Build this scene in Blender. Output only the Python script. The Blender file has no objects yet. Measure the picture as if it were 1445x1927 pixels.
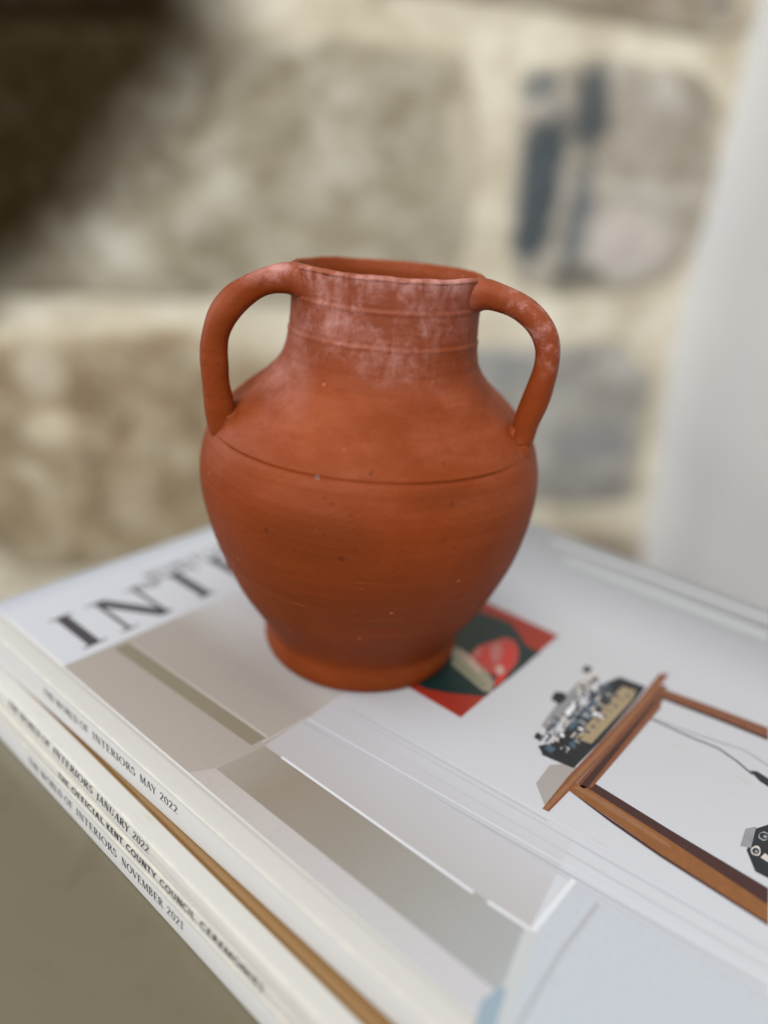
import bpy, bmesh, math, random
from math import sin, cos, pi, radians
from mathutils import Vector, Matrix, noise

# ------------------------------------------------------------------ camera
SC = bpy.context.scene
COL = SC.collection
FPX, IW, IH = 1380.0, 1445.0, 1927.0
TH, RO, PS = radians(24.51), radians(5.04), radians(52.08)
STACK = 0.0285                       # height of the magazine stack
CAMZ = STACK + 0.14614
FWD = Vector((0, cos(TH), -sin(TH)))
RT0 = Vector((1, 0, 0)); UP0 = RT0.cross(FWD)
RT = cos(RO) * RT0 + sin(RO) * UP0
UPV = -sin(RO) * RT0 + cos(RO) * UP0
CAMP = Vector((0, 0, CAMZ))
cd = bpy.data.cameras.new('camera'); cam = bpy.data.objects.new('camera', cd); COL.objects.link(cam)
m = Matrix((RT, UPV, -FWD)).transposed().to_4x4(); m.translation = CAMP
cam.matrix_world = m
cd.sensor_fit = 'VERTICAL'; cd.sensor_height = 36.0; cd.lens = 36.0 * FPX / IH
cd.clip_start = 0.005; cd.clip_end = 20
cd.dof.use_dof = True; cd.dof.focus_distance = 0.192; cd.dof.aperture_fstop = 2.9
SC.camera = cam

# ------------------------------------------------------------------ light
w = bpy.data.worlds.new('World'); SC.world = w; w.use_nodes = True
bg = w.node_tree.nodes['Background']
bg.inputs[0].default_value = (0.93, 0.95, 1.0, 1); bg.inputs[1].default_value = 0.46

def area(name, loc, target, sx, sy, watts, col):
    l = bpy.data.lights.new(name, 'AREA'); l.shape = 'RECTANGLE'; l.size = sx; l.size_y = sy
    l.energy = watts; l.color = col
    o = bpy.data.objects.new(name, l); COL.objects.link(o); o.location = loc
    o.rotation_euler = (Vector(target) - Vector(loc)).to_track_quat('-Z', 'Y').to_euler()
    return o
area('ceiling_light', (0.15, -0.05, 1.5), (0, 0.3, 0), 1.0, 1.0, 6.5, (1.0, 0.97, 0.93))
area('wall_fill_light', (-0.55, -1.2, 1.2), (0.1, 0.9, 0.15), 1.3, 1.0, 33.0, (1.0, 0.97, 0.92))  # unseen lamp added behind the camera to brighten the walls
area('window_light', (-0.85, 0.42, 0.42), (-0.12, 0.2, 0.0), 0.5, 0.6, 5.0, (0.85, 0.92, 1.0))
SC.view_settings.view_transform = 'Standard'; SC.view_settings.look = 'None'
SC.view_settings.exposure = 0.0; SC.view_settings.gamma = 1.0
SC.view_settings.use_curve_mapping = False

# ------------------------------------------------------------------ helpers
def s2l(v):
    v /= 255.0
    return v / 12.92 if v <= 0.04045 else ((v + 0.055) / 1.055) ** 2.4
def C(r, g, b, k=1.0):
    return (min(1, s2l(r) * k), min(1, s2l(g) * k), min(1, s2l(b) * k), 1)

def ray(px, py):
    return FWD + RT * ((px - IW / 2) / FPX) - UPV * ((py - IH / 2) / FPX)
def onz(px, py, z):                          # where a pixel's ray meets a level plane
    d = ray(px, py); return CAMP + d * ((z - CAMZ) / d.z)
def onplane(px, py, p, n):
    d = ray(px, py); return CAMP + d * ((p - CAMP).dot(n) / d.dot(n))

def finish(name, bm, mat, parent=None, smooth=True, mats=None):
    me = bpy.data.meshes.new(name); bm.normal_update(); bm.to_mesh(me); bm.free()
    for mm in (mats or [mat]): me.materials.append(mm)
    if smooth:
        for p in me.polygons: p.use_smooth = True
    o = bpy.data.objects.new(name, me); COL.objects.link(o)
    if parent: o.parent = parent
    return o
def empty(name, loc=(0, 0, 0), rz=0):
    o = bpy.data.objects.new(name, None); COL.objects.link(o)
    o.location = loc; o.rotation_euler = (0, 0, rz); o.empty_display_size = 0.02
    return o
def tag(o, label, cat=None, kind=None, group=None):
    o['label'] = label
    if cat: o['category'] = cat
    if kind: o['kind'] = kind
    if group: o['group'] = group

class NT:
    def __init__(s, name):
        s.m = bpy.data.materials.new(name); s.m.use_nodes = True; s.t = s.m.node_tree
        s.b = s.t.nodes['Principled BSDF']; s.tc = s.n('ShaderNodeTexCoord'); s.P = s.tc.outputs['Object']
    def n(s, typ, **kw):
        x = s.t.nodes.new(typ)
        for k, v in kw.items(): setattr(x, k, v)
        return x
    def put(s, sock, v):
        if isinstance(v, bpy.types.NodeSocket): s.t.links.new(v, sock)
        elif v is not None: sock.default_value = v
    def math(s, op, a, b=None, c=None, clamp=False):
        x = s.n('ShaderNodeMath', operation=op, use_clamp=clamp)
        s.put(x.inputs[0], a); s.put(x.inputs[1], b)
        if c is not None: s.put(x.inputs[2], c)
        return x.outputs[0]
    def vmath(s, op, a, b=None):
        x = s.n('ShaderNodeVectorMath', operation=op); s.put(x.inputs[0], a); s.put(x.inputs[1], b)
        return x.outputs[1] if op in ('LENGTH', 'DISTANCE', 'DOT_PRODUCT') else x.outputs[0]
    def mapv(s, loc=(0, 0, 0), scale=(1, 1, 1), v=None):
        x = s.n('ShaderNodeMapping'); s.put(x.inputs['Vector'], v or s.P)
        x.inputs['Location'].default_value = loc; x.inputs['Scale'].default_value = scale
        return x.outputs[0]
    def noise(s, scale, detail=4, rough=0.55, v=None, dist=0.0):
        x = s.n('ShaderNodeTexNoise'); s.put(x.inputs['Vector'], v or s.P)
        x.inputs['Scale'].default_value = scale; x.inputs['Detail'].default_value = detail
        x.inputs['Roughness'].default_value = rough; x.inputs['Distortion'].default_value = dist
        return x.outputs[0]
    def ramp(s, f, stops):
        x = s.n('ShaderNodeValToRGB'); s.put(x.inputs[0], f); e = x.color_ramp.elements
        while len(e) < len(stops): e.new(0.5)
        for q, (p, c) in zip(e, stops):
            q.position = p; q.color = c if len(c) == 4 else (*c, 1)
        return x.outputs[0]
    def rng(s, f, a, b, c=0.0, d=1.0, smooth=True):
        x = s.n('ShaderNodeMapRange', interpolation_type='SMOOTHSTEP' if smooth else 'LINEAR'); s.put(x.inputs[0], f)
        for i, v in enumerate((a, b, c, d)): x.inputs[1 + i].default_value = v
        return x.outputs[0]
    def mix(s, f, a, b, blend='MIX'):
        x = s.n('ShaderNodeMix', data_type='RGBA', blend_type=blend); s.put(x.inputs[0], f)
        s.put(x.inputs[6], a); s.put(x.inputs[7], b); return x.outputs[2]
    def xyz(s, v=None):
        x = s.n('ShaderNodeSeparateXYZ'); s.put(x.inputs[0], v or s.P); return x.outputs
    def bump(s, h, strength, dist, nrm=None):
        x = s.n('ShaderNodeBump'); s.put(x.inputs['Height'], h); x.inputs['Strength'].default_value = strength
        x.inputs['Distance'].default_value = dist
        if nrm: s.put(x.inputs['Normal'], nrm)
        return x.outputs[0]
    def done(s, col, rough=0.6, normal=None, spec=0.5, coat=0.0):
        s.put(s.b.inputs['Base Color'], col); s.put(s.b.inputs['Roughness'], rough)
        s.b.inputs['Specular IOR Level'].default_value = spec
        if coat: s.b.inputs['Coat Weight'].default_value = coat; s.b.inputs['Coat Roughness'].default_value = 0.25
        if normal: s.put(s.b.inputs['Normal'], normal)
        return s.m
WHITE = (1, 1, 1, 1); BLACK = (0, 0, 0, 1)

# ------------------------------------------------------------------ table
def mat_table():
    t = NT('olive_brown_paint')
    big = t.noise(6, 3); fine = t.noise(900, 2, 0.6)
    col = t.mix(big, C(93, 85, 64), C(108, 100, 78))
    col = t.mix(t.rng(t.noise(60, 4), 0.55, 0.75, 0, 0.25), col, C(72, 62, 38))
    nb = t.bump(fine, 0.12, 0.0004)
    return t.done(col, t.rng(big, 0.3, 0.7, 0.22, 0.34), nb, 0.9)
bm = bmesh.new()
TA = Vector((cos(PS), sin(PS), 0)); TB = Vector((-sin(PS), cos(PS), 0)); TTL = onz(-57, 1152.34, STACK)
U0, U1, V0, V1, TT = -0.55, 0.245, -0.016, 0.52, 0.03       # along the cover's short and long side
vs = bmesh.ops.create_cube(bm, size=1)['verts']
for v in vs:
    p = TTL + TA * ((U0 + U1) / 2 + v.co.x * (U1 - U0)) - TB * ((V0 + V1) / 2 + v.co.y * (V1 - V0))
    v.co = Vector((p.x, p.y, -TT / 2 + v.co.z * TT))
bmesh.ops.recalc_face_normals(bm, faces=bm.faces[:])
bmesh.ops.bevel(bm, geom=bm.edges[:], offset=0.004, segments=3, affect='EDGES')
tb = finish('tabletop', bm, mat_table(), smooth=False)
tag(tb, 'olive brown painted tabletop under the stack of magazines', kind='structure')

# ------------------------------------------------------------------ stone wall
WYAW = radians(11)
WD = 0.90; WK = WD / 0.70; WP = Vector((0, WD, 0)); WT = Vector((cos(WYAW), sin(WYAW), 0)); WN = Vector((sin(WYAW), -cos(WYAW), 0))
wall = empty('stone_wall', WP, WYAW)
tag(wall, 'rough rubble stone wall with pale lime mortar joints behind the jug', 'wall')
def wl(px, py):                               # pixel -> wall coordinates (along, up)
    p = onplane(px, py, WP, WN) - WP
    return Vector((p.dot(WT), p.z))
def dark_patch(t):
    """irregular dark patch on the upper left of the wall, fading out right and down"""
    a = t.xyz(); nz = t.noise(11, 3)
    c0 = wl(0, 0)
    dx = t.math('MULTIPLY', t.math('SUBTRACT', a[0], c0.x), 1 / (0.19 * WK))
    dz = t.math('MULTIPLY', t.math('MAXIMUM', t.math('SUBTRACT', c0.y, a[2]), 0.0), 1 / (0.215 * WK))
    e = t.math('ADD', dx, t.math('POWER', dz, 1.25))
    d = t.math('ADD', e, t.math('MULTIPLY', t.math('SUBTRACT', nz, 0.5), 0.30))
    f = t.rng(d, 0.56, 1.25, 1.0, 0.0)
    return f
def mat_stone(name, cols, patches=(), darkened=False, sc=1.0):
    t = NT(name)
    n1 = t.noise(17 * sc, 5, 0.62, dist=0.6); n2 = t.noise(55 * sc, 4, 0.65); n3 = t.noise(7 * sc, 3, 0.5, v=t.mapv((3.1, 1.7, 5.2)))
    col = t.ramp(n1, [(0.34, cols[0]), (0.45, cols[1]), (0.55, cols[2]), (0.68, cols[3])])
    col = t.mix(t.rng(n2, 0.42, 0.75, 0, 0.55), col, cols[3])
    col = t.mix(t.rng(n3, 0.5, 0.72, 0, 0.5), col, cols[0])
    a = t.xyz()
    for (px, py, rx, rz, pc, amt) in patches:
        c0 = wl(px, py); k = WD / FPX
        dx = t.math('MULTIPLY', t.math('SUBTRACT', a[0], c0.x), 1 / (rx * k))
        dz = t.math('MULTIPLY', t.math('SUBTRACT', a[2], c0.y), 1 / (rz * k))
        r2 = t.math('SQRT', t.math('ADD', t.math('MULTIPLY', dx, dx), t.math('MULTIPLY', dz, dz)))
        r2 = t.math('ADD', r2, t.math('ADD', t.math('MULTIPLY', t.math('SUBTRACT', n1, 0.5), 1.5), t.math('MULTIPLY', t.math('SUBTRACT', n2, 0.5), 0.9)))
        col = t.mix(t.rng(r2, 0.65, 1.2, amt, 0.0), col, pc)
    at = t.n('ShaderNodeAttribute', attribute_name='rim')
    sm = t.math('ADD', at.outputs['Fac'], t.math('MULTIPLY', t.math('SUBTRACT', t.noise(13, 4, .6, v=t.mapv((4, 8, 1))), .5), .42))
    col = t.mix(t.rng(sm, .82, 1.05, 0, .85), col, C(200, 191, 170))
    if darkened:  # stone colour goes dark brown towards the wall's upper left
        col = t.mix(t.math('MULTIPLY', dark_patch(t), t.rng(n2, .3, .7, 1.0, .965)), col, C(36, 25, 4))
    nb = t.bump(t.math('ADD', n2, t.math('MULTIPLY', n1, 0.8)), 0.8, 0.006)
    return t.done(col, 0.95, nb, 0.08)
def mat_mortar():
    t = NT('lime_mortar')
    n = t.noise(30, 5, 0.6); n2 = t.noise(160, 3)
    col = t.ramp(t.noise(9, 4, .6, dist=.5), [(.32, C(176, 166, 144)), (.5, C(206, 198, 178)), (.68, C(226, 220, 202))])
    col = t.mix(t.rng(n, .45, .7, 0, .5), col, C(186, 174, 150))
    col = t.mix(t.rng(n2, 0.55, 0.8, 0, 0.4), col, C(178, 164, 138))
    col = t.mix(t.math('MULTIPLY', dark_patch(t), 0.995), col, C(34, 23, 4))
    return t.done(col, 0.92, t.bump(t.math('ADD', n, n2), 0.7, 0.004), 0.08)
K = 0.75
SA = [C(138, 127, 104, K), C(165, 155, 132, K), C(182, 173, 152, K), C(214, 208, 192, K)]
SB = [C(146, 138, 122, K), C(176, 168, 152, K), C(194, 186, 172, K), C(218, 213, 204, K)]
SCc = [C(136, 116, 88, K), C(162, 142, 112, K), C(178, 160, 130, K), C(212, 200, 176, K)]
SD = [C(142, 138, 132, K), C(166, 163, 156, K), C(178, 174, 164, K), C(206, 204, 198, K)]
SE = [C(136, 120, 100, K), C(160, 146, 128, K), C(172, 158, 140, K), C(196, 188, 174, K)]
flint = C(70, 78, 84); flint2 = C(98, 104, 108); pale = C(214, 206, 200)
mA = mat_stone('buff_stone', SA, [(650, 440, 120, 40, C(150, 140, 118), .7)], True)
mB = mat_stone('flinty_stone', SB, [(1004, 360, 44, 135, flint, .95), (1000, 160, 38, 28, flint2, .8), (1110, 200, 34, 60, flint, .85),
                (1080, 420, 30, 100, flint2, .8), (1170, 455, 90, 70, pale, .5), (1075, 520, 60, 34, C(96, 92, 84), .8), (1230, 240, 70, 60, C(160, 150, 138), .7)], False, 1.2)
mC = mat_stone('brown_stone', SCc, [(100, 800, 45, 38, C(214, 202, 176), .6), (80, 690, 40, 50, C(190, 178, 158), .7), (260, 930, 40, 45, C(182, 166, 146), .5)], False, 1.1)
mD = mat_stone('grey_stone', SD, [(1120, 830, 110, 40, C(138, 138, 138), .8), (950, 690, 50, 40, C(146, 150, 152), .5)], False, 1.1)
mE = mat_stone('umber_stone', SE, [(1340, 15, 24, 30, C(120, 118, 110), .7)], False, 1.0)

def stone(px_poly, mat, proud, seed):
    """one rubble block: outline given by its corners, rounded arrises, pitted face"""
    P = [wl(*p) for p in px_poly]
    rnd = random.Random(seed)
    out = []
    n = len(P)
    for i in range(n):
        a, b = P[i], P[(i + 1) % n]
        k = max(3, int((b - a).length / 0.012))
        for j in range(k): out.append(a.lerp(b, j / k))
    for _ in range(1):
        out = [(out[i - 1] + out[i] * 2 + out[(i + 1) % len(out)]) / 4 for i in range(len(out))]
    cen = sum(out, Vector((0, 0))) / len(out)
    rings = [(1.0, -0.012), (1.0, -0.004), (0.985, 0.3), (0.965, 0.62), (0.93, 0.86), (0.86, 0.97), (0.75, 1.0), (0.62, 1), (0.48, 1), (0.34, 1), (0.2, 1), (0.08, 1)]
    bm = bmesh.new(); R = []
    for s, hgt in rings:
        row = []
        for q in out:
            p = cen + (q - cen) * s
            nv = noise.noise(Vector((p.x * 28 + seed, p.y * 28, 1.3)))
            nv2 = noise.noise(Vector((p.x * 75 + seed, p.y * 75, 4.1)))
            e = 1.045 + 0.010 * nv2 + 0.03 * noise.noise(Vector((q.x * 9 + seed, q.y * 9, 2.7)))
            p = cen + (p - cen) * e
            h = hgt if hgt < 0 else hgt * proud + (nv * 0.005 + nv2 * 0.003) * min(1, hgt)
            row.append(bm.verts.new((p.x, -h, p.y)))
        R.append(row)
    N = len(out)
    for a, b in zip(R, R[1:]):
        for i in range(N): bm.faces.new((a[i], a[(i + 1) % N], b[(i + 1) % N], b[i]))
    bm.faces.new(R[-1])
    bmesh.ops.recalc_face_normals(bm, faces=bm.faces[:])
    o = finish('stone', bm, mat, wall)
    at = o.data.attributes.new('rim', 'FLOAT', 'POINT')
    for i in range(len(o.data.vertices)): at.data[i].value = rings[min(i // N, len(rings) - 1)][0]
    return o
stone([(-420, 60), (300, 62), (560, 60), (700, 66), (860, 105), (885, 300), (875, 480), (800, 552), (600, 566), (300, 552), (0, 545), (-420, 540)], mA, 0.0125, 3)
stone([(975, 130), (1130, 110), (1310, 140), (1350, 210), (1330, 380), (1275, 500), (1180, 545), (1040, 550), (960, 520), (955, 330)], mB, 0.0125, 8)
stone([(560, -170), (1050, -130), (1400, -70), (1396, 60), (1330, 70), (1180, 44), (980, 10), (700, -22)], mE, 0.0125, 12)
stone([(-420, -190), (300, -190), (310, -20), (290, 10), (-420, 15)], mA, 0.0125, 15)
stone([(-60, 640), (60, 618), (250, 615), (450, 625), (560, 680), (560, 900), (480, 1010), (330, 1062), (60, 1070), (-60, 1000)], mC, 0.0125, 21)
stone([(-420, 640), (-110, 640), (-90, 820), (-110, 1050), (-420, 1060)], mE, 0.0125, 25)
stone([(640, 640), (880, 640), (1160, 640), (1215, 700), (1205, 820), (1190, 930), (1080, 945), (900, 940), (660, 930)], mD, 0.0125, 30)
stone([(640, 985), (900, 1000), (1170, 990), (1205, 1010), (1195, 1180), (900, 1240), (640, 1240)], mE, 0.0125, 34)
stone([(-60, 1125), (150, 1120), (540, 1110), (560, 1400), (-60, 1430)], mD, 0.0125, 39)
# mortar bed: an uneven slab behind and between the stones
bm = bmesh.new()
gx, gz = 150, 140; S0, S1, Z0, Z1 = -1.7, 0.55, -1.3, 0.75
G = []
for j in range(gz + 1):
    row = []
    for i in range(gx + 1):
        s = S0 + (S1 - S0) * i / gx; z = Z0 + (Z1 - Z0) * j / gz
        d = 0.0028 * noise.noise(Vector((s * 20, z * 20, 7))) + 0.003 * noise.noise(Vector((s * 60, z * 60, 2)))
        row.append(bm.verts.new((s, -0.004 - d, z)))
    G.append(row)
for j in range(gz):
    for i in range(gx): bm.faces.new((G[j][i], G[j][i + 1], G[j + 1][i + 1], G[j + 1][i]))
fs = bm.faces[:]
ext = bmesh.ops.extrude_face_region(bm, geom=fs)
for v in ext['geom']:
    if isinstance(v, bmesh.types.BMVert): v.co.y = 0.12
bmesh.ops.recalc_face_normals(bm, faces=bm.faces[:])
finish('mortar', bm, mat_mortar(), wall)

# ------------------------------------------------------------------ plaster wall on the right
def mat_plaster():
    t = NT('white_plaster')
    n = t.noise(9, 3); n2 = t.noise(60, 4)
    col = t.mix(n, C(206, 205, 202), C(216, 215, 213))
    return t.done(col, 0.8, t.bump(t.math('ADD', n2, n), 0.3, 0.004), 0.3)
e0 = onplane(1395, 100, WP, WN); e1 = onplane(1208, 1000, WP, WN)
bm = bmesh.new()
PA = Vector((e0.x, e0.y, 0.62)); PB = Vector((e1.x, e1.y, 0.0))
nv, nu = 56, 24
G = []
for j in range(nv + 1):
    row = []
    f = j / nv; z = -1.3 + 2.05 * f
    ex = e1.x + (e0.x - e1.x) * (z - e1.z) / (e0.z - e1.z); ey = e1.y + (e0.y - e1.y) * (z - e1.z) / (e0.z - e1.z)
    bx = -0.018 * sin(pi * min(1, max(0, (z - e1.z) / (e0.z - e1.z)))) + 0.006 * noise.noise(Vector((z * 9, 3, 1)))
    # rounded arris that feathers over the stones, then the face running towards the viewer
    path = [(0.02, 0.045), (0.0, 0.018), (0.002, 0.0), (0.010, -0.016), (0.022, -0.035)] + [(0.022 + 0.10 * q, -0.035 - 1.0 * q) for q in [k / 14 for k in range(1, 15)]]
    for a, b in path: row.append(bm.verts.new((ex + bx + a, ey + b, z)))
    G.append(row)
for a, b in zip(G, G[1:]):
    for i in range(len(a) - 1): bm.faces.new((a[i], a[i + 1], b[i + 1], b[i]))
ext = bmesh.ops.extrude_face_region(bm, geom=bm.faces[:])
for v in ext['geom']:
    if isinstance(v, bmesh.types.BMVert): v.co.x += 0.12
bmesh.ops.recalc_face_normals(bm, faces=bm.faces[:])
pw = finish('plaster_wall', bm, mat_plaster())
tag(pw, 'smooth off white plastered wall return meeting the stone wall', 'wall')

# ------------------------------------------------------------------ lettering
def ellip(cx, cy, rx, ry, a0, a1, tx, ty, n=18):
    """part of an elliptical stroke, tx thick at the sides and ty thick top and bottom"""
    res = []
    for i in range(n):
        q = []
        for a, k in ((a0 + (a1 - a0) * i / n, 0), (a0 + (a1 - a0) * (i + 1) / n, 0), (a0 + (a1 - a0) * (i + 1) / n, 1), (a0 + (a1 - a0) * i / n, 1)):
            a = radians(a); q.append((cx + (rx - tx * k) * cos(a), cy + (ry - ty * k) * sin(a)))
        res.append((q, 0))
    return res
def glyphs(serif=True):
    T = 0.15 if serif else 0.17; t = 0.055 if serif else 0.15; S = 0.035
    def v(x, y0=0, y1=1, w=T): return [([(x - w / 2, y0), (x + w / 2, y0), (x + w / 2, y1), (x - w / 2, y1)], 0)]
    def hz(x0, x1, y, w=t): return [([(x0, y - w / 2), (x1, y - w / 2), (x1, y + w / 2), (x0, y + w / 2)], 1)]
    def dg(x0, y0, x1, y1, w, lay=1): return [([(x0 - w / 2, y0), (x0 + w / 2, y0), (x1 + w / 2, y1), (x1 - w / 2, y1)], lay)]
    def sf(x, y, w=0.30):
        if not serif: return []
        yy = S / 2 if y == 0 else 1 - S / 2
        return [([(x - w / 2, yy - S / 2), (x + w / 2, yy - S / 2), (x + w / 2, yy + S / 2), (x - w / 2, yy + S / 2)], 2)]
    def tick(x, y0, y1):
        return [([(x - 0.02, y0), (x + 0.02, y0), (x + 0.02, y1), (x - 0.02, y1)], 2)] if serif else []
    g = {}
    g['I'] = (v(.19) + sf(.19, 0) + sf(.19, 1), .38)
    g['L'] = (v(.19) + sf(.19, 0) + sf(.19, 1) + hz(.19, .62, t / 2) + tick(.61, 0, .2), .66)
    g['T'] = (v(.37) + sf(.37, 0) + hz(.04, .70, 1 - t / 2) + tick(.05, .8, 1) + tick(.69, .8, 1), .74)
    g['H'] = (v(.19) + v(.66) + hz(.19, .66, .5) + sf(.19, 0) + sf(.19, 1) + sf(.66, 0) + sf(.66, 1), .85)
    g['E'] = (v(.19) + sf(.19, 0) + sf(.19, 1) + hz(.19, .62, t / 2) + hz(.19, .53, .52) + hz(.19, .60, 1 - t / 2) + tick(.61, 0, .2) + tick(.59, .82, 1) + tick(.52, .42, .62), .68)
    g['F'] = (v(.19) + sf(.19, 0) + sf(.19, 1) + hz(.19, .53, .5) + hz(.19, .60, 1 - t / 2) + tick(.59, .82, 1) + tick(.52, .4, .6), .64)
    g['O'] = (ellip(.45, .5, .42, .515, 0, 360, T, t, 36), .90)
    g['0'] = (ellip(.31, .5, .28, .515, 0, 360, T * .85, t, 30), .62)
    g['D'] = (v(.19) + sf(.19, 0) + sf(.19, 1) + ellip(.34, .5, .46, .5, -90, 90, T, t) + hz(.1, .35, t / 2) + hz(.1, .35, 1 - t / 2), .86)
    g['C'] = (ellip(.45, .5, .42, .515, 42, 318, T, t, 28) + tick(.76, .7, .98), .82)
    g['U'] = (v(.19, .34, 1) + v(.66, .34, 1, t if serif else T) + sf(.19, 1) + sf(.66, 1) + ellip(.425, .34, .31 if serif else .303, .355, 180, 360, (T + t) / 2, t), .84)
    g['J'] = (v(.24, .12, 1) + sf(.24, 1) + ellip(.09, .12, .225, .24, 270, 360, T, t), .42)
    g['N'] = (dg(.17, 0, .17, 1, t if serif else T, 0) + dg(.19, 1, .70, 0, T * 1.25) + dg(.71, 0, .71, 1, t if serif else T, 0) + sf(.17, 0, .24) + sf(.13, 1, .2) + sf(.71, 1, .24), .86)
    g['M'] = (dg(.14, 0, .18, 1, t if serif else T, 0) + dg(.20, 1, .50, 0, T * 1.15) + dg(.50, 0, .82, 1, t if serif else T, 2) + dg(.88, 0, .84, 1, T, 0) + sf(.14, 0, .24) + sf(.88, 0), 1.02)
    g['A'] = (dg(.10, 0, .40, 1, t if serif else T, 0) + dg(.71, 0, .41, 1, T * 1.12) + hz(.22, .58, .34) + sf(.10, 0, .24) + sf(.71, 0, .28), .80)
    g['V'] = (dg(.10, 1, .40, 0, T * 1.12, 0) + dg(.71, 1, .42, 0, t if serif else T) + sf(.10, 1, .28) + sf(.71, 1, .24), .80)
    g['W'] = (dg(.10, 1, .34, 0, T * 1.1, 0) + dg(.56, 1, .35, 0, t if serif else T) + dg(.54, 1, .80, 0, T * 1.1, 0) + dg(1.03, 1, .81, 0, t if serif else T) + sf(.10, 1, .26) + sf(.55, 1, .26) + sf(1.03, 1, .22), 1.12)
    g['Y'] = (v(.39, 0, .48) + dg(.09, 1, .38, .44, T * 1.1) + dg(.69, 1, .41, .44, t if serif else T, 2) + sf(.39, 0) + sf(.09, 1, .26) + sf(.69, 1, .22), .78)
    g['K'] = (v(.19) + sf(.19, 0) + sf(.19, 1) + dg(.24, .42, .64, 1, t if serif else T * 1.2) + dg(.68, 0, .36, .6, T * 1.2, 2) + sf(.70, 0, .24), .78)
    g['R'] = (v(.19) + sf(.19, 0) + sf(.19, 1) + ellip(.36, .745, .27, .255, -90, 90, T, t) + hz(.19, .37, 1 - t / 2) + hz(.19, .37, .49 + t / 2) + dg(.70, 0, .40, .5, T * 1.1, 2) + sf(.72, 0, .2), .76)
    g['B'] = (v(.19) + sf(.19, 0) + sf(.19, 1) + ellip(.36, .755, .24, .245, -90, 90, T, t) + ellip(.38, .27, .28, .27, -90, 90, T, t) + hz(.19, .39, 1 - t / 2) + hz(.19, .39, .525) + hz(.19, .39, t / 2), .72)
    g['S'] = (ellip(.30, .755, .235, .26, 35, 270, T * .9, t) + ellip(.30, .255, .255, .27, -145, 90, T * .9, t) + tick(.49, .74, .96) + tick(.07, .04, .28), .60)
    g['2'] = (ellip(.31, .73, .25, .285, -10, 165, T * .9, t) + dg(.09, .03, .50, .70, T * 1.0) + hz(.06, .60, t), .63)
    g['1'] = (v(.25) + sf(.25, 0, .36) + dg(.08, .80, .25, 1, .07), .46)
    return g
GS, GN = glyphs(True), glyphs(False)
def lettering(name, text, G, x0, x1, cap, mat, parent, mtx, lift=0.00002, space=0.34, track=0.03):
    """flat printed letters from x0 to x1 along local x, cap height cap, placed by mtx; thin ink layers"""
    adv = 0; items = []
    for ch in text:
        if ch == ' ': adv += space; continue
        polys, wd = G[ch]; items.append((adv, polys)); adv += wd + track
    k = (x1 - x0) / (adv - track)
    bm = bmesh.new()
    for ax, polys in items:
        for q, lay in polys:
            vs = [bm.verts.new(mtx @ Vector((x0 + (ax + x) * k, y * cap, lift + lay * 0.000008))) for x, y in q]
            bm.faces.new(vs)
    o = finish(name, bm, mat, parent, smooth=False)
    nrm = (mtx.to_3x3() @ Vector((0, 0, 1)))
    for p in o.data.polygons:
        if p.normal.dot(nrm) < 0: p.flip()
    return o

# ------------------------------------------------------------------ magazines
def mat_flat(name, col, rough=0.40, amt=0.05, spec=0.5):
    t = NT(name)
    n = t.noise(420, 4, .7); n2 = t.noise(1500, 2)
    c2 = tuple(x * (1 - amt * 2) for x in col[:3]) + (1,)
    return t.done(t.mix(n, col, c2), rough, t.bump(n2, 0.06, 0.0002), spec)
def mat_cover(name, base, warm, wear=0.5, spine=C(197, 197, 196), bw=0.0072):
    """printed card cover: paler worn edge along the spine, faint scuffs; local x runs from the spine"""
    t = NT(name)
    a = t.xyz(); n = t.noise(40, 4); n2 = t.noise(350, 3, v=t.mapv(scale=(1, .15, 1)))
    f = t.rng(a[0], bw, bw + 0.0005)
    col = t.mix(f, warm, base)
    col = t.mix(t.rng(a[2], -0.0008, -0.0014), col, spine)
    col = t.mix(t.rng(n2, 0.62, 0.8, 0, wear * .5), col, C(150, 138, 112))
    edge = t.math('MULTIPLY', t.rng(t.math('ABSOLUTE', t.math('SUBTRACT', a[0], 0.0004)), 0.0, 0.0011, 1, 0), t.rng(t.noise(130, 5, .7), 0.42, 0.60))
    col = t.mix(t.math('MULTIPLY', t.math('MULTIPLY', edge, t.rng(a[2], -0.0013, -0.0004)), wear * .3), col, C(236, 228, 205))
    nb = t.bump(n, 0.15, 0.0012, t.bump(t.noise(1800, 2), 0.05, 0.0002))
    return t.done(col, 0.52, nb, 0.4)
def mat_pages():
    t = NT('page_edges')
    a = t.xyz(); n = t.noise(3.0, 2, v=t.mapv(scale=(4, 4, 2600)))
    return t.done(t.mix(n, C(226, 222, 212), C(190, 184, 172)), 0.8)
PAGES = mat_pages()
INK = mat_flat('black_ink', C(34, 32, 36), 0.45, 0.1)
INKG = mat_flat('grey_ink', C(72, 68, 71), 0.4, 0.1)

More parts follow.
